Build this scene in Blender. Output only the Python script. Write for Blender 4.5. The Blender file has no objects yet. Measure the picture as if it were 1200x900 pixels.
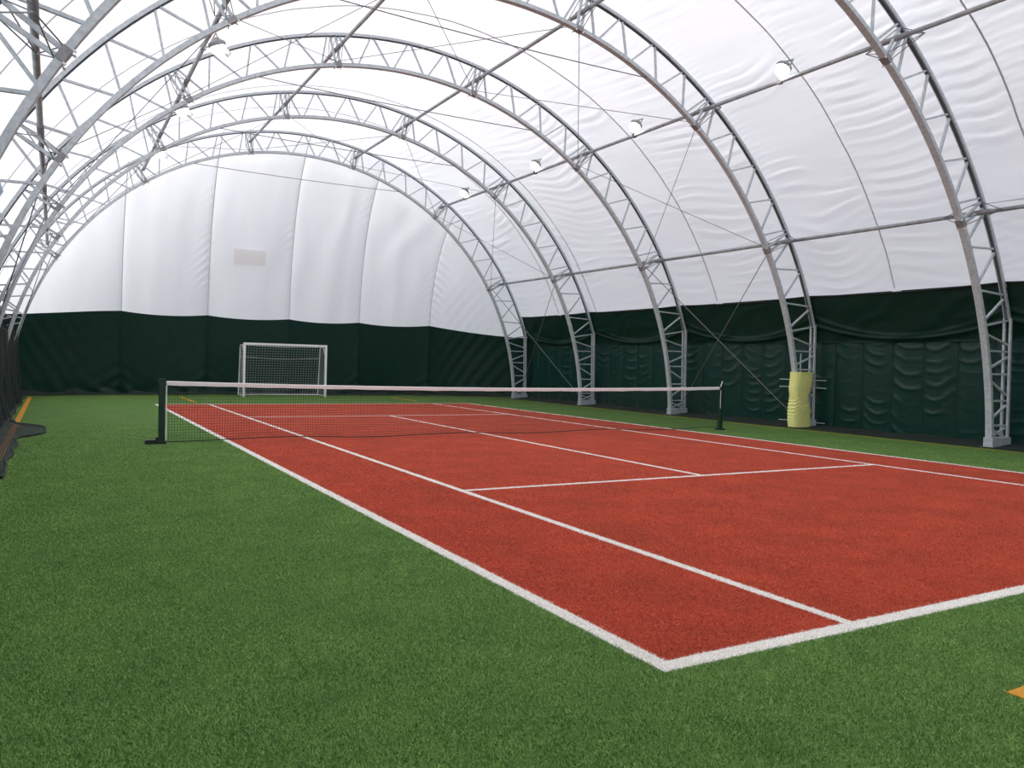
import bpy, math
import numpy as np
from mathutils import Matrix, Vector

# ------------------------------------------------------------------ camera, world, exposure
sc = bpy.context.scene
COL = sc.collection
F, CX, CY, CZ, A, B, G = 934.98, -2.7784, -3.1565, 1.5647, -0.5216, -0.02599, -0.02603
def rot(a, b, c):
    return (Matrix.Rotation(a, 3, 'Z') @ Matrix.Rotation(b, 3, 'X') @ Matrix.Rotation(c, 3, 'Y'))
Rm = rot(A, B, G)
right, fwd, up = Rm.col[0], Rm.col[1], Rm.col[2]
cam_d = bpy.data.cameras.new('camera')
cam = bpy.data.objects.new('camera', cam_d)
COL.objects.link(cam)
cam_d.sensor_fit = 'HORIZONTAL'; cam_d.sensor_width = 36.0
cam_d.lens = F / 1200.0 * 36.0
cam_d.clip_end = 200
M = Matrix((right, up, -fwd)).transposed().to_4x4()
M.translation = Vector((CX, CY, CZ))
cam.matrix_world = M
sc.camera = cam

w = bpy.data.worlds.new('overcast_sky'); sc.world = w; w.use_nodes = True
nt = w.node_tree; bg = nt.nodes['Background']
tc = nt.nodes.new('ShaderNodeTexCoord'); sp = nt.nodes.new('ShaderNodeSeparateXYZ')
mr = nt.nodes.new('ShaderNodeMapRange'); mr.inputs['From Min'].default_value = -1
cr = nt.nodes.new('ShaderNodeValToRGB')
el = cr.color_ramp.elements
el[0].position = 0.0; el[0].color = (.14, .15, .17, 1)
el[1].position = 1.0; el[1].color = (1.0, .99, 1.0, 1)
e = el.new(.48); e.color = (.17, .175, .18, 1)
e = el.new(.52); e.color = (.40, .43, .50, 1)
e = el.new(.70); e.color = (.66, .68, .74, 1)
nt.links.new(tc.outputs['Generated'], sp.inputs[0]); nt.links.new(sp.outputs['Z'], mr.inputs['Value'])
nt.links.new(mr.outputs[0], cr.inputs[0]); nt.links.new(cr.outputs[0], bg.inputs[0])
bg.inputs[1].default_value = 1.40
sun_d = bpy.data.lights.new('hazy_sun', 'SUN'); sun_d.energy = 4.0; sun_d.angle = math.radians(35); sun_d.color = (1.0, .965, .95)
sun = bpy.data.objects.new('hazy_sun', sun_d); COL.objects.link(sun)
sun.rotation_euler = (0, math.radians(-38), 0); sun.location = (-10, 10, 30)
vs = sc.view_settings
vs.view_transform = 'Standard'; vs.look = 'None'; vs.exposure = 0.22; vs.gamma = 1.0; vs.use_curve_mapping = False

# ------------------------------------------------------------------ materials
def lin(c):
    return tuple(((v/255)/12.92 if v/255 <= .04045 else ((v/255+.055)/1.055)**2.4) for v in c) + (1,)
def mat(name, col, rough=.6, metal=0, var=0.0, vscale=8, bump=0.0, bscale=40, spec=.5, stretch=None, col2=None, detail=4, mottle=0):
    m = bpy.data.materials.new(name); m.use_nodes = True
    n = m.node_tree; p = n.nodes['Principled BSDF']
    p.inputs['Roughness'].default_value = rough; p.inputs['Metallic'].default_value = metal
    p.inputs['Specular IOR Level'].default_value = spec
    c = col if len(col) == 4 else tuple(col) + (1,)
    p.inputs['Base Color'].default_value = c
    t = n.nodes.new('ShaderNodeTexCoord')
    mp = n.nodes.new('ShaderNodeMapping'); n.links.new(t.outputs['Object'], mp.inputs[0])
    if stretch: mp.inputs['Scale'].default_value = stretch
    if var or col2:
        no = n.nodes.new('ShaderNodeTexNoise'); no.inputs['Scale'].default_value = vscale
        no.inputs['Detail'].default_value = detail; no.inputs['Roughness'].default_value = .65
        r = n.nodes.new('ShaderNodeValToRGB')
        r.color_ramp.elements[0].position = .3; r.color_ramp.elements[1].position = .7
        a = c; b = col2 if col2 else tuple(min(1, v*(1+var)) for v in c[:3]) + (1,)
        if not col2: a = tuple(v*(1-var) for v in c[:3]) + (1,)
        r.color_ramp.elements[0].color = a; r.color_ramp.elements[1].color = b
        n.links.new(mp.outputs[0], no.inputs['Vector']); n.links.new(no.outputs[0], r.inputs[0])
        if mottle:
            n2 = n.nodes.new('ShaderNodeTexNoise'); n2.inputs['Scale'].default_value = mottle; n2.inputs['Detail'].default_value = 6; n2.inputs['Roughness'].default_value = .7
            r2 = n.nodes.new('ShaderNodeValToRGB'); r2.color_ramp.elements[0].position = .35; r2.color_ramp.elements[1].position = .65
            r2.color_ramp.elements[0].color = (.84, .87, .86, 1); r2.color_ramp.elements[1].color = (1.10, 1.06, 1.05, 1)
            mx = n.nodes.new('ShaderNodeMix'); mx.data_type = 'RGBA'; mx.blend_type = 'MULTIPLY'; mx.inputs[0].default_value = 1
            n.links.new(mp.outputs[0], n2.inputs['Vector']); n.links.new(n2.outputs[0], r2.inputs[0])
            n.links.new(r.outputs[0], mx.inputs[6]); n.links.new(r2.outputs[0], mx.inputs[7]); n.links.new(mx.outputs[2], p.inputs['Base Color'])
        else:
            n.links.new(r.outputs[0], p.inputs['Base Color'])
    if bump:
        nb = n.nodes.new('ShaderNodeTexNoise'); nb.inputs['Scale'].default_value = bscale; nb.inputs['Detail'].default_value = 3
        bp = n.nodes.new('ShaderNodeBump'); bp.inputs['Strength'].default_value = bump; bp.inputs['Distance'].default_value = .02
        n.links.new(mp.outputs[0], nb.inputs['Vector']); n.links.new(nb.outputs[0], bp.inputs['Height'])
        n.links.new(bp.outputs[0], p.inputs['Normal'])
    return m
def membrane_mat(name, trans, refl, fac=.5, stretch=(1, 1, 1)):
    m = bpy.data.materials.new(name); m.use_nodes = True
    n = m.node_tree; n.nodes.remove(n.nodes['Principled BSDF']); out = n.nodes['Material Output']
    t = n.nodes.new('ShaderNodeTexCoord'); mp = n.nodes.new('ShaderNodeMapping'); mp.inputs['Scale'].default_value = stretch
    no = n.nodes.new('ShaderNodeTexNoise'); no.inputs['Scale'].default_value = 1.2; no.inputs['Detail'].default_value = 5
    r = n.nodes.new('ShaderNodeValToRGB')
    r.color_ramp.elements[0].position = .3; r.color_ramp.elements[1].position = .65
    r.color_ramp.elements[0].color = tuple(v*.93 for v in trans) + (1,); r.color_ramp.elements[1].color = tuple(trans) + (1,)
    tr = n.nodes.new('ShaderNodeBsdfTranslucent'); d = n.nodes.new('ShaderNodeBsdfDiffuse')
    d.inputs[0].default_value = tuple(refl) + (1,)
    mx = n.nodes.new('ShaderNodeMixShader'); mx.inputs[0].default_value = fac
    n.links.new(t.outputs['Object'], mp.inputs[0]); n.links.new(mp.outputs[0], no.inputs['Vector']); n.links.new(no.outputs[0], r.inputs[0])
    n.links.new(r.outputs[0], tr.inputs[0]); n.links.new(tr.outputs[0], mx.inputs[1]); n.links.new(d.outputs[0], mx.inputs[2])
    n.links.new(mx.outputs[0], out.inputs[0])
    return m
def net_mat(name, col, cover, scale):
    m = bpy.data.materials.new(name); m.use_nodes = True
    n = m.node_tree; p = n.nodes['Principled BSDF']; out = n.nodes['Material Output']
    p.inputs['Base Color'].default_value = col; p.inputs['Roughness'].default_value = .8
    t = n.nodes.new('ShaderNodeTexCoord'); v = n.nodes.new('ShaderNodeTexBrick')
    v.offset = 0; v.inputs['Scale'].default_value = scale; v.inputs['Mortar Size'].default_value = cover
    v.inputs['Brick Width'].default_value = .5; v.inputs['Row Height'].default_value = .5
    v.inputs['Color1'].default_value = (0, 0, 0, 1); v.inputs['Color2'].default_value = (0, 0, 0, 1); v.inputs['Mortar'].default_value = (1, 1, 1, 1)
    tr = n.nodes.new('ShaderNodeBsdfTransparent'); mx = n.nodes.new('ShaderNodeMixShader')
    n.links.new(t.outputs['UV'], v.inputs['Vector']); n.links.new(v.outputs['Color'], mx.inputs[0])
    n.links.new(tr.outputs[0], mx.inputs[1]); n.links.new(p.outputs[0], mx.inputs[2]); n.links.new(mx.outputs[0], out.inputs[0])
    return m
def emit_mat(name, col, s):
    m = bpy.data.materials.new(name); m.use_nodes = True
    n = m.node_tree; n.nodes.remove(n.nodes['Principled BSDF'])
    em = n.nodes.new('ShaderNodeEmission'); em.inputs[0].default_value = col; em.inputs[1].default_value = s
    n.links.new(em.outputs[0], n.nodes['Material Output'].inputs[0])
    return m

MT = dict(
    steel=mat('galvanised_steel', (.54, .585, .62), .6, .1, var=.18, vscale=14, spec=.4),
    dsteel=mat('dark_steel', (.30, .30, .31), .6, .3, var=.2, vscale=20),
    pipe=mat('purlin_pipe_steel', (.38, .41, .43), .5, .2, var=.25, vscale=5),
    darkstrip=mat('dark_green_strip', (.07, .10, .11), .7),
    cable=mat('cable_steel', (.20, .20, .21), .6, .3),
    roof=membrane_mat('white_membrane', (.835, .85, .89), (.78, .79, .82), .45, (.6, .25, 1.5)),
    gable=membrane_mat('white_gable_membrane', (.80, .815, .85), (.75, .76, .79), .45, (1.5, 1, .25)),
    seam=mat('membrane_seam_tape', (.62, .64, .67), .8),
    green=mat('dark_green_vinyl', (.0040, .029, .021), .45, var=.12, vscale=3, bump=.25, bscale=3.5, spec=.22),
    quilt=mat('dark_green_quilt', (.0055, .040, .029), .32, var=.15, vscale=4, bump=.35, bscale=5, spec=.30, stretch=(1, 1, 1.6)),
    edge=mat('dark_edge', (.008, .016, .015), .8),
    hem=mat('ground_cloth_dark', (.013, .024, .017), .85, var=.4, vscale=3, bump=.6, bscale=12),
    turf=mat('green_turf', (.090, .190, .042), .9, col2=(.150, .275, .072, 1), vscale=26, bump=.9, bscale=120, spec=.15, detail=8, mottle=1.6),
    clay=mat('red_turf', (.40, .058, .032), .9, col2=(.58, .105, .058, 1), vscale=30, bump=.7, bscale=140, spec=.15, detail=8, mottle=1.3),
    white=mat('white_turf', (.90, .87, .81), .9, col2=(.96, .93, .88, 1), vscale=60, bump=.5, bscale=150, spec=.15),
    yellow=mat('orange_turf', (.62, .28, .03), .9, col2=(.72, .36, .06, 1), vscale=40, bump=.5, bscale=150, spec=.15),
    dimyellow=mat('faded_yellow_turf', (.30, .22, .04), .9, var=.3, vscale=20),
    blade=mat('green_blades', (.110, .235, .048), .75, col2=(.37, .58, .19, 1), vscale=110, spec=.2, mottle=1.6),
    rblade=mat('red_blades', (.42, .050, .024), .75, col2=(.92, .20, .11, 1), vscale=120, spec=.2, mottle=1.3),
    wblade=mat('white_blades', (.97, .94, .89), .8, spec=.2),
    post=mat('dark_green_paint', (.010, .042, .028), .4, var=.1),
    black=mat('black_iron', (.012, .014, .014), .5),
    whitep=mat('white_paint', (.90, .90, .91), .45, var=.05),
    band=mat('white_canvas_band', (.93, .91, .91), .8, var=.05, vscale=10, bump=.2, bscale=30),
    netc=mat('black_net_cord', (.018, .030, .026), .8),
    goalnet=mat('white_net_cord', (.42, .44, .44), .8),
    pad=mat('yellow_foam', (1.0, .98, .36), .75, var=.08, vscale=9, bump=.5, bscale=30, spec=.3),
    padstrap=mat('pad_crease', (.20, .19, .04), .8),
    curtain=net_mat('dark_green_netting', (.007, .018, .017, 1), .13, 24),
    lyingnet=net_mat('dark_netting_on_floor', (.010, .020, .018, 1), .11, 14),
    patch=mat('patch', (.5, .47, .47), .8),
    lamp=emit_mat('lamp_glass', (1, 1, .97, 1), 14),
    lampbody=mat('lamp_housing', (.30, .30, .31), .5, .4),
)
MT['patch'] = membrane_mat('beige_patch', (.98, .945, .93), (.90, .86, .85), .25)
MT['skypatch'] = membrane_mat('sky_tint_patch', (.36, .42, .54), (.3, .36, .46), .4)

# ------------------------------------------------------------------ helpers
def link(name, me, m, parent=None, smooth=False):
    if m is not None: me.materials.append(m)
    if smooth:
        me.polygons.foreach_set('use_smooth', [True]*len(me.polygons))
    o = bpy.data.objects.new(name, me); COL.objects.link(o)
    if parent is not None:
        o.parent = parent
        o.location = -parent.location      # geometry is in world coordinates
    return o
def obj(name, V, Fc, m, parent=None, smooth=False):
    me = bpy.data.meshes.new(name); me.from_pydata([tuple(v) for v in V], [], [tuple(f) for f in Fc]); me.update()
    return link(name, me, m, parent, smooth)
def empty(name, loc=(0, 0, 0)):
    o = bpy.data.objects.new(name, None); COL.objects.link(o); o.location = loc; o.empty_display_size = .2
    return o
def tag(o, label=None, cat=None, group=None, kind=None):
    if label: o['label'] = label
    if cat: o['category'] = cat
    if group: o['group'] = group
    if kind: o['kind'] = kind
    return o
class MB:
    def __init__(s): s.V = []; s.F = []
    def add(s, V, Fc):
        k = len(s.V); s.V += [tuple(v) for v in V]; s.F += [tuple(i+k for i in f) for f in Fc]
    def box(s, a, b):
        (x0, y0, z0), (x1, y1, z1) = a, b
        s.add([(x0,y0,z0),(x1,y0,z0),(x1,y1,z0),(x0,y1,z0),(x0,y0,z1),(x1,y0,z1),(x1,y1,z1),(x0,y1,z1)],
              [(0,3,2,1),(4,5,6,7),(0,1,5,4),(1,2,6,5),(2,3,7,6),(3,0,4,7)])
    def beam(s, p, q, wd, ht, side=(0, 1, 0)):
        p = Vector(p); q = Vector(q); d = (q-p).normalized(); sd = Vector(side)
        n = d.cross(sd)
        if n.length < 1e-4: sd = Vector((1, 0, 0)); n = d.cross(sd)
        n.normalize(); sd = n.cross(d).normalized()
        V = []
        for c in (p, q):
            for a, b in ((-1,-1),(1,-1),(1,1),(-1,1)):
                V.append(c + sd*a*wd/2 + n*b*ht/2)
        s.add(V, [(0,1,2,3),(7,6,5,4),(0,4,5,1),(1,5,6,2),(2,6,7,3),(3,7,4,0)])
    def tube(s, pts, r, n=8, cap=True):
        pts = [Vector(p) for p in pts]; k0 = len(s.V); V = []; Fc = []
        ref = None
        for i, p in enumerate(pts):
            d = (pts[min(i+1, len(pts)-1)] - pts[max(i-1, 0)]).normalized()
            if ref is None:
                ref = Vector((0, 0, 1)) if abs(d.z) < .9 else Vector((1, 0, 0))
            a = (ref - d*ref.dot(d)).normalized(); b = d.cross(a); ref = a
            rr = r[i] if isinstance(r, (list, tuple)) else r
            for j in range(n):
                t = 2*math.pi*j/n
                V.append(p + a*math.cos(t)*rr + b*math.sin(t)*rr)
        for i in range(len(pts)-1):
            for j in range(n):
                Fc.append((i*n+j, i*n+(j+1) % n, (i+1)*n+(j+1) % n, (i+1)*n+j))
        if cap:
            Fc.append(tuple(range(n))[::-1]); Fc.append(tuple((len(pts)-1)*n+j for j in range(n)))
        s.add(V, Fc)
    def sweep(s, pts, wd, ht):        # curve in a plane of constant y; width along y, ht in plane
        V = []; Fc = []
        for i, p in enumerate(pts):
            a = Vector(pts[max(i-1, 0)]); b = Vector(pts[min(i+1, len(pts)-1)]); d = (b-a).normalized()
            n = Vector((-d.z, 0, d.x))
            for u, v in ((-1,-1),(1,-1),(1,1),(-1,1)):
                V.append(Vector(p) + Vector((0, u*wd/2, 0)) + n*v*ht/2)
        for i in range(len(pts)-1):
            for j in range(4):
                Fc.append((i*4+j, i*4+(j+1) % 4, i*4+4+(j+1) % 4, i*4+4+j))
        Fc.append((3,2,1,0)); k = (len(pts)-1)*4; Fc.append((k,k+1,k+2,k+3))
        s.add(V, Fc)
    def build(s, name, m, parent=None, smooth=False): return obj(name, s.V, s.F, m, parent, smooth)
def copy_tree(o, parent=None):
    c = o.copy(); COL.objects.link(c)
    if parent is not None: c.parent = parent
    for ch in list(o.children): copy_tree(ch, c)
    return c
def gridmesh(name, P, m, parent=None, uv=None, smooth=True):
    n, k = P.shape[:2]
    me = bpy.data.meshes.new(name)
    idx = np.arange(n*k).reshape(n, k)
    q = np.stack([idx[:-1, :-1], idx[1:, :-1], idx[1:, 1:], idx[:-1, 1:]], -1).reshape(-1, 4)
    me.vertices.add(n*k); me.vertices.foreach_set('co', P.reshape(-1).astype(np.float32))
    me.loops.add(q.size); me.loops.foreach_set('vertex_index', q.reshape(-1).astype(np.int32))
    me.polygons.add(len(q)); me.polygons.foreach_set('loop_start', np.arange(0, q.size, 4, dtype=np.int32))
    me.polygons.foreach_set('loop_total', np.full(len(q), 4, dtype=np.int32))
    if uv is not None:
        l = me.uv_layers.new(name='UVMap'); l.data.foreach_set('uv', uv.reshape(-1, 2)[q.reshape(-1)].reshape(-1).astype(np.float32))
    me.update(); me.validate()
    return link(name, me, m, parent, smooth)
rng = np.random.default_rng(7)
_T = rng.random((64, 64))
def vnoise(x, y):
    x = np.asarray(x, float); y = np.asarray(y, float)
    xi = np.floor(x).astype(int); yi = np.floor(y).astype(int); fx = x-xi; fy = y-yi
    fx = fx*fx*(3-2*fx); fy = fy*fy*(3-2*fy)
    g = lambda a, b: _T[a % 64, b % 64]
    return (g(xi, yi)*(1-fx)*(1-fy) + g(xi+1, yi)*fx*(1-fy) + g(xi, yi+1)*(1-fx)*fy + g(xi+1, yi+1)*fx*fy)*2-1

# ------------------------------------------------------------------ geometry of the hall
AX, AZ, RO, RI, IZ = 5.38, -.46, 10.5, 9.48, -.22
YS = [1.48, 6.66, 11.84, 17.02, 22.20, 27.36]     # arch planes
YB = -8.9                                          # end of hall behind the camera
SEAMS = [-6.3, -1.1, 2.0, 5.5, 9.25, 15.3, 21.75, 24.3]
def polar(r, deg, y, cz=AZ):
    t = math.radians(deg); r = r - (.15*min(1, max(0, -deg/60)) if r > 9.9 else 0); return Vector((AX + r*math.sin(t), y, cz + r*math.cos(t)))
def ray_inner(deg, y):                             # point of the inner chord on the ray at this angle
    t = math.radians(deg); dz = AZ-IZ; b = dz*math.cos(t); c = dz*dz-RI*RI
    r = -b+math.sqrt(b*b-c); return polar(r, deg, y)
def inner_x(z): return math.sqrt(RI*RI-(z-IZ)**2)
KZ = 2.78; KX = 10.05                              # kink of the outer chord, half width

# ------------------------------------------------------------------ floor
fl = MB(); fl.box((-6.2, -9.5, -.3), (17.0, 31.6, 0.0))
floor = fl.build('floor', MT['turf']); tag(floor, kind='structure')
W, L, AL, SN, SF = 10.84, 23.77, 1.526, 5.48, 17.98
court = empty('tennis_court', (0, 0, 0))
tag(court, 'red artificial turf tennis court with white inlaid lines on the green turf', 'court')
def flat(name, x0, y0, x1, y1, z, m, parent):
    b = MB(); b.box((x0, y0, .0005), (x1, y1, z)); return b.build(name, m, parent)
flat('red_turf', 0, 0, W, L, .003, MT['clay'], court)
LW = .06
zl = .006
flat('sideline', -.05, 0, .05, L, zl, MT['white'], court)
flat('sideline', W-.05, 0, W+.05, L, zl, MT['white'], court)
flat('singles_line', AL-.04, .055, AL+.04, L-.03, zl, MT['white'], court)
flat('singles_line', W-AL-.04, .055, W-AL+.04, L-.03, zl, MT['white'], court)
flat('baseline', -.05, -.055, W+.05, .055, zl+.0005, MT['white'], court)
flat('baseline', -.05, L-.03, W+.05, L+.04, zl+.0005, MT['white'], court)
flat('service_line', AL+.04, SN-.04, W-AL-.04, SN+.04, zl-.0005, MT['white'], court)
flat('service_line', AL+.04, SF-.035, W-AL-.04, SF+.035, zl-.0005, MT['white'], court)
flat('centre_line', W/2-.04, SN+.04, W/2+.04, SF-.035, zl-.0005, MT['white'], court)
def yl(x0, y0, x1, y1, m='yellow'):
    return flat('yellow_line', x0, y0, x1, y1, .008, MT[m], floor)
yl(-3.52, -6, -3.41, 28.2); yl(14.30, -6, 14.38, 27.6, 'dimyellow'); yl(-3.3, 28.35, 14.3, 28.43, 'dimyellow')
yl(1.23, 24.7, 1.33, 28.35); yl(9.45, 25.6, 9.53, 28.35); yl(1.33, 24.66, 3.2, 24.72, 'dimyellow') if False else None
yl(1.31, -1.12, 6.0, -1.01)

# turf fibres near the camera, one mesh per colour
def fibres(name, m, pts, hmul, label, parent):
    n = len(pts); d = np.hypot(pts[:, 0]-CX, pts[:, 1]-CY)
    hgt = (.007 + .011*rng.random(n))*hmul; a = rng.random(n)*2*math.pi; wd = .0018+.0022*rng.random(n)*np.clip(d/5, 1, 3)
    lean = .018*rng.random(n)*hmul; la = rng.random(n)*2*math.pi
    V = np.zeros((n, 3, 3))
    V[:, 0, 0] = pts[:, 0]-np.cos(a)*wd; V[:, 0, 1] = pts[:, 1]-np.sin(a)*wd
    V[:, 1, 0] = pts[:, 0]+np.cos(a)*wd; V[:, 1, 1] = pts[:, 1]+np.sin(a)*wd
    V[:, 2, 0] = pts[:, 0]+np.cos(la)*lean; V[:, 2, 1] = pts[:, 1]+np.sin(la)*lean; V[:, 2, 2] = hgt
    V[:, :2, 2] = .001
    me = bpy.data.meshes.new(name)
    me.vertices.add(n*3); me.vertices.foreach_set('co', V.reshape(-1).astype(np.float32))
    me.loops.add(n*3); me.loops.foreach_set('vertex_index', np.arange(n*3, dtype=np.int32))
    me.polygons.add(n); me.polygons.foreach_set('loop_start', np.arange(0, n*3, 3, dtype=np.int32))
    me.polygons.foreach_set('loop_total', np.full(n, 3, dtype=np.int32)); me.update()
    o = link(name, me, m, parent); tag(o, kind='stuff'); return o
NB = 2200000
rr = 2.2 + (21-2.2)*rng.beta(1.0, 2.2, NB); th = -A + (rng.random(NB)-.5)*math.radians(80)
wide = rng.random(NB) < .22; th = np.where(wide, -A + rng.choice([-1, 1], NB)*math.radians(40)*(1+.75*rng.random(NB)), th)
gx = CX + rr*np.sin(th); gy = CY + rr*np.cos(th)
pts = np.stack([gx, gy], 1)
inside = (gx > 0) & (gx < W) & (gy > 0) & (gy < L)
hw = .05 + .008*rng.standard_normal(NB)
line = ((np.abs(gx) < hw) & (gy > -.05)) | ((np.abs(gy) < hw+.005) & (gx > -.05) & (gx < W)) | \
       ((np.abs(gx-AL) < hw-.01) & inside) | ((np.abs(gy-SN) < hw-.01) & (gx > AL) & (gx < W-AL)) | \
       ((np.abs(gx-W/2) < hw-.01) & (gy > SN) & inside) | ((np.abs(gx-(W-AL)) < hw-.01) & inside)
yel = ((gy > -1.12) & (gy < -1.01) & (gx > 1.31)) | ((gx > -3.53) & (gx < -3.40))
ok = (gx < 14.2)
fibres('turf_fibres', MT['blade'], pts[~inside & ~line & ~yel & ok], 1.0, '', floor)
fibres('turf_fibres', MT['rblade'], pts[inside & ~line], .8, '', court)
pl = pts[line]; pl = np.concatenate([pl, pl+rng.normal(0, .006, pl.shape), pl+rng.normal(0, .006, pl.shape)])
fibres('line_fibres', MT['wblade'], pl, .85, '', court)

# ------------------------------------------------------------------ roof membrane
ceil = empty('ceiling', (AX, 9, 0)); tag(ceil, kind='structure')
TH = math.degrees(math.acos((3.50-AZ)/10.66))      # where the white ends at the side
def roof_r(th, y, ya, yb, k):
    v = (y-ya)/(yb-ya)
    s = np.radians(th)*10.6
    side = np.clip(np.abs(th)/60, 0, 1)
    droop = .22*4*v*(1-v)
    n1 = vnoise(y*.55+11*k, s*.45); n2 = vnoise(y*.8+5*k, s*1.1+20)
    ph = (np.abs(s)-droop + .30*n1)*2*math.pi/.33
    amp = (.0035+.0095*side)*(0.1+.9*np.clip(1.4*n2+.5, 0, 1.5))*np.clip(4*v*(1-v)*2.2, .25, 1)
    w1 = np.sin(ph)*amp + .55*amp*np.sin(ph*1.83+4*n1+2*n2)
    # short puckers beside the arches and seams
    e = np.minimum(v, 1-v)
    w2 = .006*np.exp(-e*14)*np.sin(s*2*math.pi/.16+3*n1)
    return 10.60 - .15*np.clip(-th/60, 0, 1) + .10*np.sqrt(np.clip(4*v*(1-v), 0, 1)) + w1 + w2 + .02*n2
bounds = sorted([YB] + YS + SEAMS + [-3.70])
for k in range(len(bounds)-1):
    ya, yb = bounds[k], bounds[k+1]
    far = yb < 0
    nth = 150 if far else 620
    ny = 5 if far else max(8, int((yb-ya)/.13))
    th = np.linspace(-TH, TH, nth)[:, None]*np.ones((1, ny)); y = np.ones((nth, 1))*np.linspace(ya, yb, ny)[None]
    r = roof_r(th, y, ya, yb, k)
    t = np.radians(th)
    gridmesh('membrane_panel', np.stack([AX+r*np.sin(t), y, AZ+r*np.cos(t)], -1), MT['roof'], ceil)
for k, ys in enumerate(SEAMS):
    if ys < 0: continue
    b = MB(); P = []
    for i in range(161):
        a = (-TH + 2*TH*i/160)*.984
        P.append(polar(10.575, a, ys + .025*float(vnoise(a*.35+k*9, 3.3))))
    b.sweep(P, .034 if k % 2 else .028, .015); b.build('membrane_seam', MT['seam'], ceil)
b = MB()
P0 = [polar(10.57, -59.0, 16.1), polar(10.57, -56.6, 16.1)]
g = np.array([[polar(10.56, a, y) for y in np.linspace(12.6, 15.6, 5)] for a in np.linspace(-62.0, -60.4, 4)])
gridmesh('membrane_patch', g, MT['skypatch'], ceil)  # blue tint painted in for sky showing through a clear spot

# ------------------------------------------------------------------ side walls
def side_x(z, s):                                   # membrane half width at height z
    z = np.asarray(z, float)
    top = np.sqrt(10.62**2-(3.52-AZ)**2)
    return np.where(z > 2.4, top+(3.52-z)/(3.52-2.4)*(10.28-top), 10.28)*s + AX
HZ = 2.36
PANW = .85
def side_wall(name, sg):
    wl = empty(name, (AX+sg*10.3, 9, 0)); tag(wl, kind='structure')
    # upper flap, one cloth per bay between arches
    ys = [YB, -3.7] + YS
    for k in range(len(ys)-1):
        ya, yb = ys[k]+.005, ys[k+1]-.005
        ny = 60 if (sg > 0 and yb > 2) else 14; nz = 44 if sg > 0 else 12
        v = np.linspace(0, 1, ny)[:, None]*np.ones((1, nz)); u = np.ones((ny, 1))*np.linspace(0, 1, nz)[None]
        y = ya+(yb-ya)*v
        top = 3.60 - .05*4*v*(1-v)
        z = HZ-.02 + (top-HZ+.02)*u
        cat = HZ+.06+.40*(2*v-1)**2                       # sagging fold
        ridge = .075*np.exp(-((z-cat)/.045)**2) + .04*np.exp(-((z-cat-.14*(2*v-1)**2-.08)/.05)**2)
        n = vnoise(y*1.3+k*7, z*2.2)
        off = .05 + ridge + .02*n + .012*np.sin(y*3+z*9+4*n) - .03*u
        x = side_x(z, sg) - sg*off
        gridmesh('hem_flap', np.stack([x, y, z], -1), MT['green'], wl)
        b = MB(); b.tube([(float(side_x(t, sg))-sg*.045, ya+(yb-ya)*q, t) for q in np.linspace(0, 1, 20) for t in [3.60-.05*4*q*(1-q)]], .022, 6)
        b.build('hem_rope', MT['edge'], wl)
    # quilted lower panels
    y0 = 5.38-PANW*12 if sg > 0 else -8.9
    pw = PANW if sg > 0 else 2.6
    k = 0; y = y0
    while y < 27.2:
        ya, yb = y+.012, min(y+pw, 27.34)-.012
        ny, nz = (14, 60) if (sg > 0 and y > 3) else (6, 10)
        v = np.linspace(0, 1, ny)[:, None]*np.ones((1, nz)); u = np.ones((ny, 1))*np.linspace(0, 1, nz)[None]
        yy = ya+(yb-ya)*v; z = .05+(HZ-.05)*u
        sw = (v-.5)*(1 if k % 2 else -1)
        n = vnoise(yy*1.1+3*k, z*2.0+5*k)
        ph = (z - .20*(4*(v-.5)**2) + .22*sw*np.sign(vnoise(k*3.3, .5)) + .10*n)*2*math.pi/(.30+.08*float(vnoise(k*1.7, 9.1)))
        amp = .012*(.1+np.clip(vnoise(yy*1.7+2.1*k, z*1.6+7)*1.5+.3, 0, 1.3))
        x = side_x(z, sg) + sg*.03 - sg*(.055*np.sqrt(np.clip(np.sin(math.pi*v), 0, 1)) + amp*np.clip(1-np.abs(np.sin(ph/2))*1.6, 0, 1)**1.5*2.4*np.clip(4*v*(1-v)*1.6, 0, 1))
        gridmesh('quilted_panel', np.stack([x, yy, z], -1), MT['quilt'], wl)
        y += pw; k += 1
    # unseen backing sheet, shaped to stop light leaking between flaps; ground cloth
    xo = AX+sg*10.30
    zz = np.array([0, 1.2, 2.4, 2.7, 3.0, 3.3, 3.60])
    bk = np.array([[(float(side_x(z, sg))+sg*.03, y, z) for z in zz] for y in np.linspace(YB, 27.45, 40)])
    gridmesh('light_leak_backing', bk, MT['edge'], wl)
    n = 90; yy = np.linspace(YB, 27.5, n)[:, None]*np.ones((1, 8)); s = np.ones((n, 1))*np.linspace(0, 1, 8)[None]
    x = AX + sg*(10.28 - .98*s*(1+.05*vnoise(yy*.9, 1.5)))
    z = .012+.055*(1-s)*(1+.5*vnoise(yy*2.2, s*3)) + .012*(1+vnoise(yy*4, s*5))*np.clip(1-s, 0, 1)+.02*np.clip((s-.8)*5, 0, 1)*(s < .99)
    gridmesh('ground_cloth', np.stack([x, yy, z], -1), MT['hem'], wl)
    return wl
side_wall('wall_right', 1)
side_wall('wall_left', -1)

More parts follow.
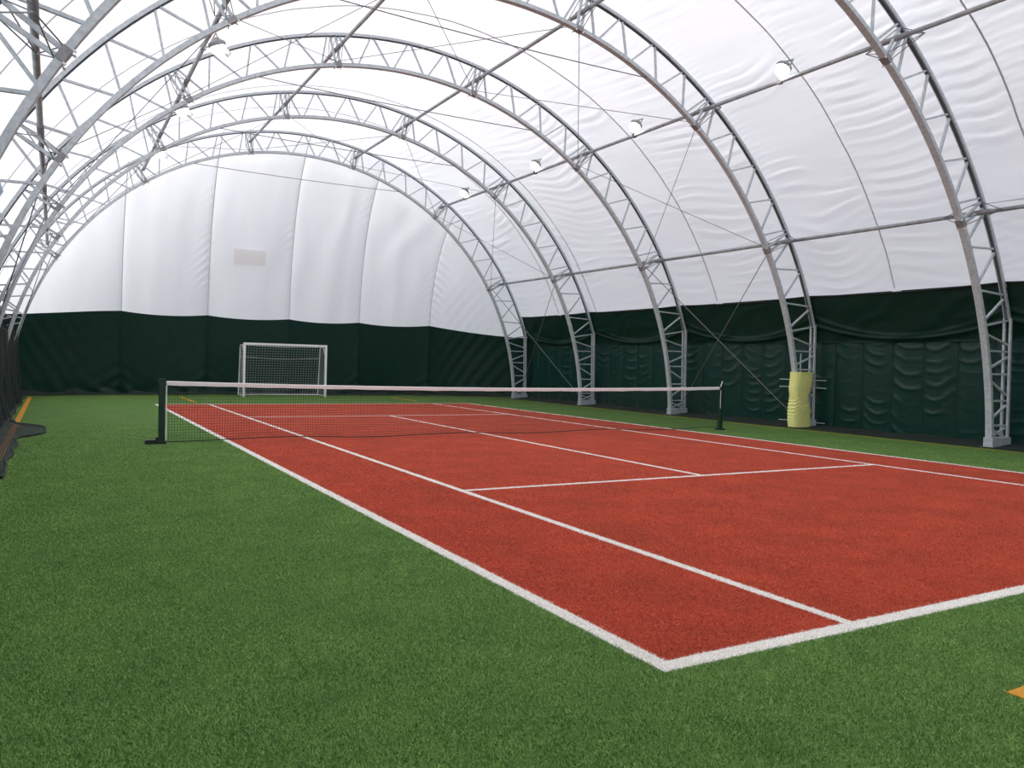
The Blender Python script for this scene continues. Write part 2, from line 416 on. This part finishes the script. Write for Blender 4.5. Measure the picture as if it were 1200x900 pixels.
# ------------------------------------------------------------------ end walls
RE = 10.66
def gable(name, y0, depth, sgn, n_full):
    wl = empty(name, (AX, y0, 0)); tag(wl, kind='structure')
    xs = [-5.0, -.6, 2.5, 5.72, 8.75, 11.95, 15.76]
    def ztop(x):
        d = np.abs(x-AX); c = np.sqrt(np.clip(RE**2-d**2, 0, None))+AZ
        return np.where(d < 9.85, c, np.clip(3.60-(d-9.85)*3.0, 2.0, None))
    def bulge(x, z):
        d = np.clip(np.abs(x-AX)/10.4, 0, 1); zt = ztop(x)
        h = np.clip(z/zt, 0, 1)
        return depth*(1-d**5)**.8*np.clip(1-h**3.2, 0, 1)**.75
    def bound(x):                                     # white over green
        i = np.searchsorted(xs, x)-1; i = np.clip(i, 0, len(xs)-2)
        a = np.take(xs, i); b = np.take(xs, i+1); v = np.clip((x-a)/(b-a), 0, 1)
        z = 3.16 - .09*4*v*(1-v)
        z = z - np.clip(np.abs(x-AX)-6.5, 0, 9)**1.6*.055
        return z
    for i in range(len(xs)-1):
        n = n_full
        for part in (0, 1):
            xa, xb = xs[i]+.002*part, xs[i+1]+(.0 if part else .03)
            m = n*2 if part else n
            v = np.linspace(0, 1, n)[:, None]*np.ones((1, m)); u = np.ones((n, 1))*np.linspace(0, 1, m)[None]
            x = xa+(xb-xa)*v; zb = bound(x); zt = ztop(x)
            if part:
                z = zb+(np.maximum(zt, zb+.01)-zb)*u
            else:
                z = .02+(zb-.02)*u
            e = v*(1-v)*4
            s = z
            nn = vnoise(x*.8+i*5, z*.5)
            if part:
                pk = np.exp(-np.minimum(v, 1-v)*11)
                amp = .060*pk*np.clip(.4+vnoise(z*.6+7*i, i*3.1), 0, 1)*np.exp(-((z-4.8)/2.8)**2)*(1.2 if i in (3, 4) else .6)
                wr = amp*np.sin((z*1.0+np.minimum(v, 1-v)*3.2*.9)*2*math.pi/.34+2*nn) + .030*np.sin(x*4-z*.5+2*nn)*np.clip(vnoise(x*.9, z*.15+i)+.3, 0, 1)
                # gathered folds running down to the right-hand corner
                dd = np.clip((np.abs(x-AX)-6.6)/3, 0, 1)
                wr = wr + .030*dd*np.sin(((x-AX)*np.sign(x-AX)*1.0-(z)*.55)*2*math.pi/.42+nn)*np.clip(1.5-(z-zb)/2.4, 0, 1)
            else:
                wr = .02*nn + .03*np.exp(-np.minimum(v, 1-v)*9)*np.sin((z+np.minimum(v, 1-v)*2.5)*2*math.pi/.5)*np.clip(1.4-z, 0.1, 1)
                wr = wr + .05*np.exp(-(z/.35)**2)*np.sin(x*6+3*vnoise(x*2, z*3))
                dd = np.clip((np.abs(x-AX)-6.6)/3, 0, 1)
                wr = wr + .03*dd*np.sin((np.abs(x-AX)-z*.6)*2*math.pi/.5)
            bl = bulge(x, z) + .18*np.sqrt(np.clip(e, 0, 1))*(1 if part else .8)*np.clip(zt-z, 0, 1)
            y = y0 + sgn*(bl + wr*np.clip((zt-z)*1.5, 0, 1))
            y = y - (0 if part else sgn*.01)
            gridmesh('membrane_panel' if part else 'green_skirt', np.stack([x, y, z], -1), MT['gable'] if part else MT['green'], wl)
        if 0 < i and n_full > 20:
            b = MB(); X = xs[i]; P = []
            zt = float(ztop(np.array(X)))
            for z in np.linspace(float(bound(np.array(X))), zt-.02, 40):
                P.append((X, y0+sgn*float(bulge(np.array(X), np.array(z)))-.03*sgn, z))
            b.tube(P, .016, 5); b.build('membrane_seam', MT['seam'], wl)
    # cloth foot on the ground
    n = 120; xx = np.linspace(-4.8, 15.6, n)[:, None]*np.ones((1, 6)); s = np.ones((n, 1))*np.linspace(0, 1, 6)[None]
    yb = y0+sgn*(bulge(xx, xx*0)+.1)
    gridmesh('ground_cloth', np.stack([xx, yb-sgn*.38*s*(1+.4*vnoise(xx*1.2, 2.2)), .015+.10*(1-s)*(1+vnoise(xx*2.5, s*3))], -1), MT['hem'], wl)
    return wl, bulge
we, bulge = gable('wall_far', 27.42, 3.1, 1, 48)
gable('wall_near', YB, .3, -1, 8)
pv = [[(x, 27.42+float(bulge(np.array(x), np.array(z)))+.07, z) for z in np.linspace(5.25, 5.85, 5)] for x in np.linspace(3.40, 4.68, 7)]
g = np.array(pv); g[:, :, 1] -= .10
gridmesh('membrane_patch', g, MT['patch'], we)

# ------------------------------------------------------------------ truss arches
NODES = (-57.5, -34.5, -11.5, 11.5, 34.5, 57.5)
def make_arch(y):
    root = empty('truss_arch', (AX, y, 0))
    # inner chord: full circle arc down to the floor
    a0 = math.degrees(math.acos((0.02-IZ)/RI))
    P = []
    for i in range(97):
        t = math.radians(-a0+2*a0*i/96); P.append((AX+RI*math.sin(t), y, IZ+RI*math.cos(t)))
    b = MB(); b.sweep(P, .14, .085); b.build('inner_chord', MT['steel'], root)
    ak = math.degrees(math.acos((KZ-AZ)/RO))
    P = [polar(RO, -ak+2*ak*i/90, y) for i in range(91)]
    b = MB(); b.sweep(P, .12, .07); b.build('outer_chord', MT['steel'], root)
    b = MB(); b.sweep([polar(RO-.046, -ak+2*ak*i/90, y+.0) for i in range(91)], .055, .018); b.build('dark_strip', MT['darkstrip'], root)  # dark greenish strip standing for the dark band on the outer chord
    xk = RO*math.sin(math.radians(ak))
    for s in (-1, 1):
        for dy in (-.065, .065):
            b = MB(); kp = polar(RO, s*ak, y); b.beam((kp.x, y+dy, kp.z+.05), (AX+s*(KX if s > 0 else 9.92), y+dy, .02), .045, .06); b.build('leg_post', MT['steel'], root)
    def web(p, q, wd=.05):
        b = MB(); b.beam(p, q, wd, .04); b.build('web_bar', MT['steel'], root)
    for k in range(-12, 13):
        o = k*5.75
        isn = any(abs(o-n) < .1 for n in NODES)
        d = .9 if isn else .22
        po, pm = polar(RO-.03, o+d, y), polar(RO-.03, o-d, y)
        if k < 12: web(po, ray_inner(o+2.62, y))
        if k > -12: web(pm, ray_inner(o-2.62, y))
    for s in (-1, 1):
        X = lambda x: AX+s*x
        o69 = polar(RO-.03, s*69, y)
        ip = lambda z: (X(inner_x(z)), y, z)
        op = lambda z: (X(KX if s > 0 else 9.92), y, z)
        web(polar(RO-.03, s*69.3, y), ip(2.70))
        web(polar(RO, s*ak, y), ip(2.62))
        for a, c in ((ip(2.48), op(2.24)), (ip(2.10), op(2.10)), (op(1.98), ip(1.70)), (ip(1.60), op(1.60)), (ip(1.50), op(1.14)),
                     (ip(1.02), op(1.02)), (op(.92), ip(.60)), (ip(.48), op(.48)), (ip(.42), op(.22)), (op(.42), ip(.22))):
            web(a, c, .045)
        b = MB(); b.box((min(X(inner_x(0)-.06), X(KX+.08)), y-.10, .0), (max(X(inner_x(0)-.06), X(KX+.08)), y+.10, .22))
        o = b.build('base_plate', MT['steel'], root)
        b = MB(); b.box((min(X(inner_x(0)-.12), X(KX+.14)), y-.15, .0), (max(X(inner_x(0)-.12), X(KX+.14)), y+.15, .025))
        b.build('foot_flange', MT['dsteel'], root)
    for n in NODES:
        ri = (ray_inner(n, y)-Vector((AX, y, AZ))).length
        for d in (-.42, .42):
            b = MB(); b.beam(polar(RO-.02, n+d, y), polar(ri, n+d*.7, y), .055, .05); b.build('node_strut', MT['steel'], root)
        b = MB()
        c = polar(ri, n, y); t = math.radians(n); tx = Vector((math.cos(t), 0, -math.sin(t)))
        b.beam(c-tx*.085, c+tx*.085, .165, .10)
        b.build('clamp_plate', MT['dsteel'], root)
        b = MB()
        for dy in (-.08, .08):
            for dt in (-.09, .09):
                q = c + tx*dt + Vector((0, dy, 0)); rad = Vector((math.sin(t), 0, math.cos(t)))
                b.tube([q-rad*.085, q-rad*.05], .016, 6)
        b.build('clamp_bolts', MT['whitep'], root)
        b = MB()                                     # rods from both chords out to the purlin
        pm = polar((RO+ri)/2, n, y)
        for sy in (-1, 1):
            for rr_ in (RO-.05, ri+.05):
                for da in (-.5, .5):
                    b.tube([polar(rr_, n+da, y), pm+Vector((0, sy*.62, 0))], .009, 5)
        b.build('stay_rods', MT['cable'], root)
    return root
ALAB = ['grey steel lattice arch nearest the camera, beyond the right edge of the frame',
        'nearest visible grey steel lattice arch, its right foot in front of quilted green wall panels',
        'grey steel lattice arch with yellow foam pad around its right foot',
        'middle grey steel lattice arch, its right foot just behind the net band',
        'grey steel lattice arch second from the white end wall',
        'farthest grey steel lattice arch framing the white and green end wall']
arch0 = make_arch(YS[0])
for k, y in enumerate(YS):
    a = arch0 if k == 0 else copy_tree(arch0)
    a.location = (AX, y, 0)
    tag(a, ALAB[k], 'arch', 'steel truss arches')

# ------------------------------------------------------------------ purlins
PUR = [(-3.0, 5.10, 'lowest left steel purlin pipe running lengthwise through the arches'),
       (-.16, 7.93, 'upper left steel purlin pipe carrying floodlights'),
       (3.40, 9.46, 'steel purlin pipe left of the roof crown'),
       (7.40, 9.46, 'steel purlin pipe right of the roof crown'),
       (11.10, 7.95, 'upper right steel purlin pipe carrying the row of round floodlights'),
       (14.02, 4.97, 'lowest right steel purlin pipe above the green wall, without lights')]
for x, z, lab in PUR:
    root = empty('purlin', (x, YS[0], z)); tag(root, lab, 'purlin', 'lengthwise purlins')
    for k in range(len(YS)-1):
        b = MB(); ya, yb = YS[k], YS[k+1]
        b.tube([(x, ya+.06 if k else ya, z), (x, yb-.06 if k < 4 else yb, z)], .046, 10, True); b.build('pipe', MT['pipe'], root, True)
    for k in range(1, len(YS)):
        b = MB(); b.tube([(x, YS[k]-.30 if k else 0, z), (x, YS[k]+(.30 if k < 5 else .05), z)], .056, 10); b.build('coupling', MT['dsteel'], root)

# ------------------------------------------------------------------ cables
ORD = ['frame-edge arch', 'nearest arch', 'padded arch', 'middle arch', 'penultimate arch', 'end-wall arch']
PN = ['lowest left purlin', 'upper left purlin', 'left crown purlin', 'right crown purlin', 'upper right purlin', 'lowest right purlin']
def cable(p, q, lab, grp, r=.0085, sag=0.0):
    b = MB(); p = Vector(p); q = Vector(q); P = []
    for i in range(9):
        t = i/8; c = p.lerp(q, t); c.z -= sag*4*t*(1-t); P.append(c)
    b.tube(P, r, 5); o = b.build('bracing_cable', MT['cable']); tag(o, lab, 'cable', grp); return o
def nodept(n, y): return (ray_inner(n, y)-Vector((AX, y, AZ))).length
for ka, kb in ((2, 3), (4, 5)):
    ya, yb = YS[ka], YS[kb]
    for i in range(5):
        n0, n1 = NODES[i], NODES[i+1]
        ra = nodept(n0, 0)+.10; rb = nodept(n1, 0)+.10
        cable(polar(ra, n0, ya), polar(rb, n1, yb), 'bracing cable from %s at %s to %s at %s' % (ORD[ka], PN[i], ORD[kb], PN[i+1]), 'roof bracing cables')
        cable(polar(rb, n1, ya), polar(ra, n0, yb), 'bracing cable from %s at %s to %s at %s' % (ORD[ka], PN[i+1], ORD[kb], PN[i]), 'roof bracing cables')
    for s, nm in ((-1, 'left'), (1, 'right')):
        n = 57.5*s; r = nodept(n, 0)+.15; fx = AX+s*9.72
        i = 0 if s < 0 else 5
        cable(polar(r, n, yb), (fx, ya+.06, .12), 'side bracing cable from %s on %s to %s foot of %s' % (PN[i], ORD[kb], nm, ORD[ka]), 'side wall bracing cables', .013)
        cable(polar(r, n, ya), (fx, yb-.06, .12), 'side bracing cable from %s on %s to %s foot of %s' % (PN[i], ORD[ka], nm, ORD[kb]), 'side wall bracing cables', .011)
for k in range(1, 6):
    y = YS[k]
    cable(ray_inner(-24, y)+Vector((0, 0, -.02)), ray_inner(24, y)+Vector((0, 0, -.02)), 'horizontal tie cable strung across the top of the %s' % ORD[k], 'arch tie cables', .012, .05)
cable(polar(10.2, 57.5, YS[0]), polar(10.2, 57.5, YS[1]+.1)+Vector((0, 0, .12)), 'loose wire just above the lowest right purlin at the frame edge', 'loose wires', .007)

# ------------------------------------------------------------------ floodlights
def make_light():
    root = empty('floodlight', (0, 0, 0))
    b = MB(); b.tube([(0, 0, .0), (0, 0, .03), (0, 0, .08), (0, 0, .15), (0, 0, .18)], [.165, .18, .18, .10, .08], 16)
    b.build('lamp_housing', MT['lampbody'], root, False)
    b = MB(); b.tube([(0, 0, -.13), (0, 0, -.11), (0, 0, -.06), (0, 0, .004)], [.05, .12, .155, .165], 16)
    b.build('lamp_glass', MT['lamp'], root, True)
    b = MB()
    for s in (-1, 1):
        b.beam((0, s*.19, .02), (0, s*.19, .22), .02, .02, (1, 0, 0))
        b.beam((0, s*.19, .22), (0, 0, .24), .02, .02, (1, 0, 0))
    b.build('bracket', MT['dsteel'], root)
    return root
lt0 = make_light()
first = True
LPOS = [(10.98, 9.27, 8.14, 'floodlight on the upper right purlin nearest the camera, the largest in view'),
        (10.98, 14.38, 8.14, 'floodlight on the upper right purlin between the yellow-pad arch and the middle arch'),
        (10.98, 19.62, 8.14, 'floodlight on the upper right purlin just beyond the middle arch'),
        (10.98, 24.9, 8.14, 'floodlight on the upper right purlin closest to the end wall'),
        (.10, 14.40, 7.93, 'floodlight on the upper left purlin just before the middle arch'),
        (.06, 19.4, 7.93, 'floodlight on the upper left purlin just beyond the middle arch'),
        (.06, 24.6, 7.93, 'floodlight on the upper left purlin closest to the end wall'),
        (.10, 9.27, 7.93, 'floodlight on the upper left purlin above the frame')]
for x, y, z, lab in LPOS:
    r = lt0 if first else copy_tree(lt0)
    first = False
    r.location = (x, y, z); tag(r, lab, 'floodlight', 'floodlights on the purlins')
    px = 11.10 if x > 5 else -.16; pz = 7.95 if x > 5 else 7.93
    if x > 5: r.rotation_euler = (0, .55, 0)
    else: r.rotation_euler = (0, -.35, 0)
    b = MB(); b.beam((px-x, .17, pz-z), (0, .17, .08), .025, .025, (0, 1, 0)); b.beam((px-x, .12, pz-z), (px-x, .22, pz-z), .10, .10, (1, 0, 0))
    me = bpy.data.meshes.new('mounting_arm'); me.from_pydata(b.V, [], b.F); me.materials.append(MT['dsteel'])
    o = bpy.data.objects.new('mounting_arm', me); COL.objects.link(o); o.parent = r
    o.rotation_euler = (0, -r.rotation_euler.y, 0)

# ------------------------------------------------------------------ tennis net and posts
NY = 11.92; XL, XR = -1.14, 12.08
def nettop(x):
    v = (x-XL)/(XR-XL); return 1.10-.07*4*v*(1-v)
lp = empty('net_post', (XL, NY, 0)); tag(lp, 'dark green square net post at left, on the green turf beside the court', 'net post', 'net posts')
b = MB(); b.box((XL-.05, NY-.05, 0), (XL+.05, NY+.05, 1.12)); b.build('pole', MT['post'], lp)
b = MB(); b.box((XL-.055, NY-.055, 1.12), (XL+.055, NY+.055, 1.135)); b.build('cap', MT['black'], lp)
b = MB(); b.box((XL-.26, NY-.07, 0), (XL-.05, NY+.07, .075)); b.box((XL-.07, NY-.08, 0), (XL+.075, NY+.08, .05)); b.box((XL-.09, NY-.06, .05), (XL-.045, NY+.06, .12)); b.build('ground_socket', MT['black'], lp)
rp = empty('net_post', (XR, NY, 0)); tag(rp, 'dark green net post at right with a thin hook on top, before the green wall', 'net post', 'net posts')
b = MB(); b.box((XR-.045, NY-.045, 0), (XR+.045, NY+.045, 1.10)); b.build('pole', MT['post'], rp)
b = MB(); b.tube([(XR-.01, NY, 1.10), (XR+.0, NY, 1.16), (XR+.03, NY, 1.20), (XR+.03, NY, 1.24)], .012, 6); b.build('hook', MT['whitep'], rp)
b = MB(); b.tube([(XR, NY, 0), (XR, NY, .035)], .13, 14); b.build('ground_plate', MT['black'], rp)
b = MB(); b.tube([(XR-.055, NY-.05, .55), (XR-.055, NY-.05, 1.0)], .008, 6); b.build('tension_rod', MT['whitep'], rp)
net = empty('tennis_net', ((XL+XR)/2, NY, 0)); tag(net, 'black tennis net with white top band stretched across the red court', 'net')
x0, x1 = XL+.07, XR-.06
xsn = np.linspace(x0, x1, 60)
# white band, a folded strip with thickness
n = 60; V = []
for x in xsn:
    t = nettop(x); wv = .003*math.sin(x*9)+.002*math.sin(x*23)
    V += [(x, NY-.008, t-.075+wv), (x, NY-.010, t-.01), (x, NY, t), (x, NY+.010, t-.01), (x, NY+.008, t-.075+wv)]
Fc = []
for i in range(n-1):
    for j in range(5): Fc.append((i*5+j, i*5+(j+1) % 5, i*5+5+(j+1) % 5, i*5+5+j))
Fc += [(4,3,2,1,0), tuple((n-1)*5+j for j in range(5))]
obj('top_band', V, Fc, MT['band'], net)
b = MB(); b.tube([(XL+.04, NY, 1.04), (x0, NY, nettop(x0)-.02)], .008, 6); b.tube([(x1, NY, nettop(x1)-.02), (XR-.04, NY, 1.06)], .012, 6); b.build('headline_cable', MT['cable'], net)
b = MB(); b.box((x0-.008, NY-.008, .07), (x0+.014, NY+.008, 1.02)); b.build('side_band', MT['band'], net)
b = MB()
def bot(x): return .055+.02*math.sin(x*1.7)
b.tube([(x, NY, bot(x)) for x in xsn], .009, 5); b.build('bottom_cord', MT['netc'], net)
b = MB(); cell = .047; nv = int((x1-x0)/cell)
def strand(b, p, q, r):
    p = Vector(p); q = Vector(q); d = (q-p).normalized(); a = Vector((0, 1, 0)); c = d.cross(a)
    V = [p+a*r, p-a*r*.5+c*r*.87, p-a*r*.5-c*r*.87, q+a*r, q-a*r*.5+c*r*.87, q-a*r*.5-c*r*.87]
    b.add(V, [(0,1,4,3),(1,2,5,4),(2,0,3,5)])
for i in range(nv+1):
    x = x0+(x1-x0)*i/nv; strand(b, (x, NY, bot(x)), (x, NY, nettop(x)-.06), .0026)
xs2 = np.linspace(x0, x1, 24)
for j in range(1, 20):
    f = j/20
    for i in range(23):
        xa, xb = xs2[i], xs2[i+1]
        za = bot(xa)*(1-f)+(nettop(xa)-.06)*f; zb = bot(xb)*(1-f)+(nettop(xb)-.06)*f
        strand(b, (xa, NY, za), (xb, NY, zb), .0026)
o = b.build('net_mesh', MT['netc'], net); tag(o, kind='stuff')

# ------------------------------------------------------------------ goal
GX0, GX1, GY, GH, GD = 3.60, 6.80, 28.75, 2.06, 1.05
goal = empty('goal', ((GX0+GX1)/2, GY, 0)); tag(goal, 'small white framed football goal with white net before the dark green end wall', 'goal')
b = MB(); b.box((GX0-.04, GY-.04, 0), (GX0+.04, GY+.04, GH-.04)); b.build('post', MT['whitep'], goal)
b = MB(); b.box((GX1-.04, GY-.04, 0), (GX1+.04, GY+.04, GH-.04)); b.build('post', MT['whitep'], goal)
b = MB(); b.box((GX0-.04, GY-.04, GH-.04), (GX1+.04, GY+.04, GH+.04)); b.build('crossbar', MT['whitep'], goal)
for gx in (GX0, GX1):
    b = MB(); b.tube([(gx, GY, .04), (gx, GY+GD, .04)], .022, 8); b.build('ground_bar', MT['whitep'], goal)
    b = MB(); b.tube([(gx, GY, GH-.02), (gx, GY+.75, GH-.05), (gx, GY+.82, GH-.12), (gx, GY+GD, .04)], .018, 8); b.build('net_support', MT['whitep'], goal)
    s = 1 if gx == GX0 else -1
    b = MB(); b.tube([(gx, GY, GH-.5), (gx, GY+.38, GH-.03)], .014, 6); b.build('corner_brace', MT['whitep'], goal)
b = MB(); b.tube([(GX0, GY+GD, .04), (GX1, GY+GD, .04)], .022, 8); b.build('back_bar', MT['whitep'], goal)
b = MB(); b.tube([(GX0+(GX1-GX0)*i/12, GY+.86, GH-.50-.07*math.sin(math.pi*i/12)) for i in range(13)], .011, 6); b.build('net_cord', MT['goalnet'], goal)
b = MB(); nx = 30; nz = 20
def gp(u, v):       # back net: v from crossbar over the top to the ground at the back
    x = GX0+(GX1-GX0)*u
    if v < .28: t = v/.28; y = GY+.78*t; z = GH-.05*t-.05*math.sin(math.pi*u)*math.sin(math.pi*t*.6)
    else: t = (v-.28)/.72; y = GY+.78+(GD-.78)*t+.04*math.sin(math.pi*t)*math.sin(math.pi*u); z = (GH-.05)*(1-t)+.03*t
    return (x, y, z)
for i in range(nx+1):
    for j in range(28): strand(b, gp(i/nx, j/28), gp(i/nx, (j+1)/28), .0042)
for j in range(1, 28):
    for i in range(nx): strand(b, gp(i/nx, j/28), gp((i+1)/nx, j/28), .0042)
for gx in (GX0, GX1):
    for i in range(1, 9):
        y = GY+GD*i/9; zt = GH-.05 if y < GY+.8 else (GH-.05)*(1-(y-GY-.8)/(GD-.8))
        strand(b, (gx+.0, y, .05), (gx+.02, y, zt), .0042)
    for j in range(1, 20):
        z = GH*j/20; ye = GY+GD-(GD-.8)*z/GH
        strand(b, (gx, GY, z), (gx, ye, z), .0042)
o = b.build('goal_net', MT['goalnet'], goal); tag(o, kind='stuff')

# ------------------------------------------------------------------ yellow pad round the right foot of arch 2
def padgrid():
    n, m = 56, 44; P = np.zeros((n, m, 3)); y2 = YS[2]
    xa, xb = 14.66, 15.24
    for i in range(n):
        t = i/(n-1)
        z = .03+1.50*t
        pin = math.exp(-((z-.80)/.20)**2)
        c = (xa+xb)/2 - .05*pin - .02*math.sin(3*z)
        hx = (xb-xa)/2 + .06 - .07*pin
        hy = .17 - .015*pin
        for j in range(m):
            a = 2*math.pi*j/(m-1)
            ca, sa = math.cos(a), math.sin(a)
            x = c + hx*math.copysign(abs(ca)**.55, ca); y = y2 + hy*math.copysign(abs(sa)**.55, sa)
            wr = .017*math.exp(-((z-.60)/.30)**2)*math.sin((z*1.0-.45*(x-c))*2*math.pi/.085+2*float(vnoise(x*3, z*3))) + .010*float(vnoise(x*5+z, z*6+a))
            P[i, j] = (x+ca*wr, y+sa*wr, z)
    return P
pad = empty('foam_pad', (14.95, YS[2], 0)); tag(pad, 'crumpled yellow foam pad wrapped around the right foot of the second arch', 'pad')
P = padgrid(); gridmesh('foam_sheet', P, MT['pad'], pad)
Q = np.stack([P[-1], P[-1]*[1, 1, 1]], 0); cen = P[-1].mean(0)
rim = np.stack([P[-1], P[-1]*.86+cen*.14+[0, 0, .0], P[-1]*.86+cen*.14-[0, 0, .25]], 0)
gridmesh('foam_rim', rim, MT['pad'], pad)
# crossbars fixed behind the pad
br = empty('wall_crossbars', (15.55, 12.3, 0)); tag(br, 'thin grey horizontal bars behind the yellow pad in front of the green wall', 'bars')
for z in (1.31, 1.10, .14):
    b = MB(); b.tube([(15.50, 11.45, z), (15.50, 13.05, z)], .014, 6); b.build('bar', MT['steel'], br)
for y in (12.05, 12.35):
    b = MB(); b.tube([(15.52, y, 0.0), (15.52, y, 2.2 if y < 12.2 else 2.05)], .02, 6); b.build('upright', MT['steel'], br)

# ------------------------------------------------------------------ netting curtain on the left
cur = empty('netting_curtain', (-3.9, 18, 0)); tag(cur, 'dark green netting curtain hanging along the left side over the arch feet', 'netting')
ny, nz = 260, 24
v = np.linspace(0, 1, ny)[:, None]*np.ones((1, nz)); u = np.ones((ny, 1))*np.linspace(0, 1, nz)[None]
y = 8.6+19.6*v
top = 2.12 + .62*np.exp(-np.abs(y-18.6)/.35) + .60*np.exp(-np.abs(y-23.5)/.35) + .55*np.exp(-np.abs(y-13.4)/.35)+.5*np.exp(-np.abs(y-8.4)/.35)
z = .03+(top-.03)*u
x = -3.86 + .11*np.sin(y*7+1.5*vnoise(y, z)) * (1-.4*u) + .05*vnoise(y*3, z*1.5) + .10*(1-u)**3
gridmesh('net_cloth', np.stack([x, y, z], -1), MT['curtain'], cur, uv=np.stack([y, z], -1))
x2 = x - .20 + .03*np.sin(y*11)
gridmesh('net_cloth', np.stack([x2, y, z*.97], -1), MT['curtain'], cur, uv=np.stack([y+.02, z+.013], -1))
b = MB(); b.tube([(-3.86, 8.6+19.6*i/60, 2.12-.05*abs(math.sin(i*.5))) for i in range(61)], .018, 6); b.build('head_rope', MT['cable'], cur)
# part of the net lying on the turf
def edge_x(y):                                     # outer edge of the fallen net
    y = np.asarray(y, float)
    e = -3.52+.04*vnoise(y*1.1, 4)
    e = e + .58*np.exp(-((y-14.9)/1.45)**4) - .10*(y > 17.2)
    return np.where(y < 13.6, np.maximum(e, -3.31+.05*vnoise(y*1.3, 8)), e)
ny, nz = 130, 22
v = np.linspace(0, 1, ny)[:, None]*np.ones((1, nz)); u = np.ones((ny, 1))*np.linspace(0, 1, nz)[None]
y = 8.2+19.6*v; xe = edge_x(y); x = -4.6+(xe+4.6)*u
z = .014+.03*(1+vnoise(x*6, y*2.5))*np.clip((1-u)*3+.25, 0, 1)*.8+.02*np.exp(-((u-.97)/.03)**2)
ln = gridmesh('fallen_netting', np.stack([x, y, z], -1), MT['lyingnet'], None, uv=np.stack([x, y], -1))
ln['label'] = 'dark loose netting lying crumpled on the turf over the orange sideline at left'; ln['category'] = 'netting'
b = MB(); b.tube([(float(edge_x(t)), t, .025) for t in np.linspace(8.2, 27.6, 150)], .022, 6)
o = b.build('edge_rope', MT['edge']); o.parent = ln

bpy.context.view_layer.update()
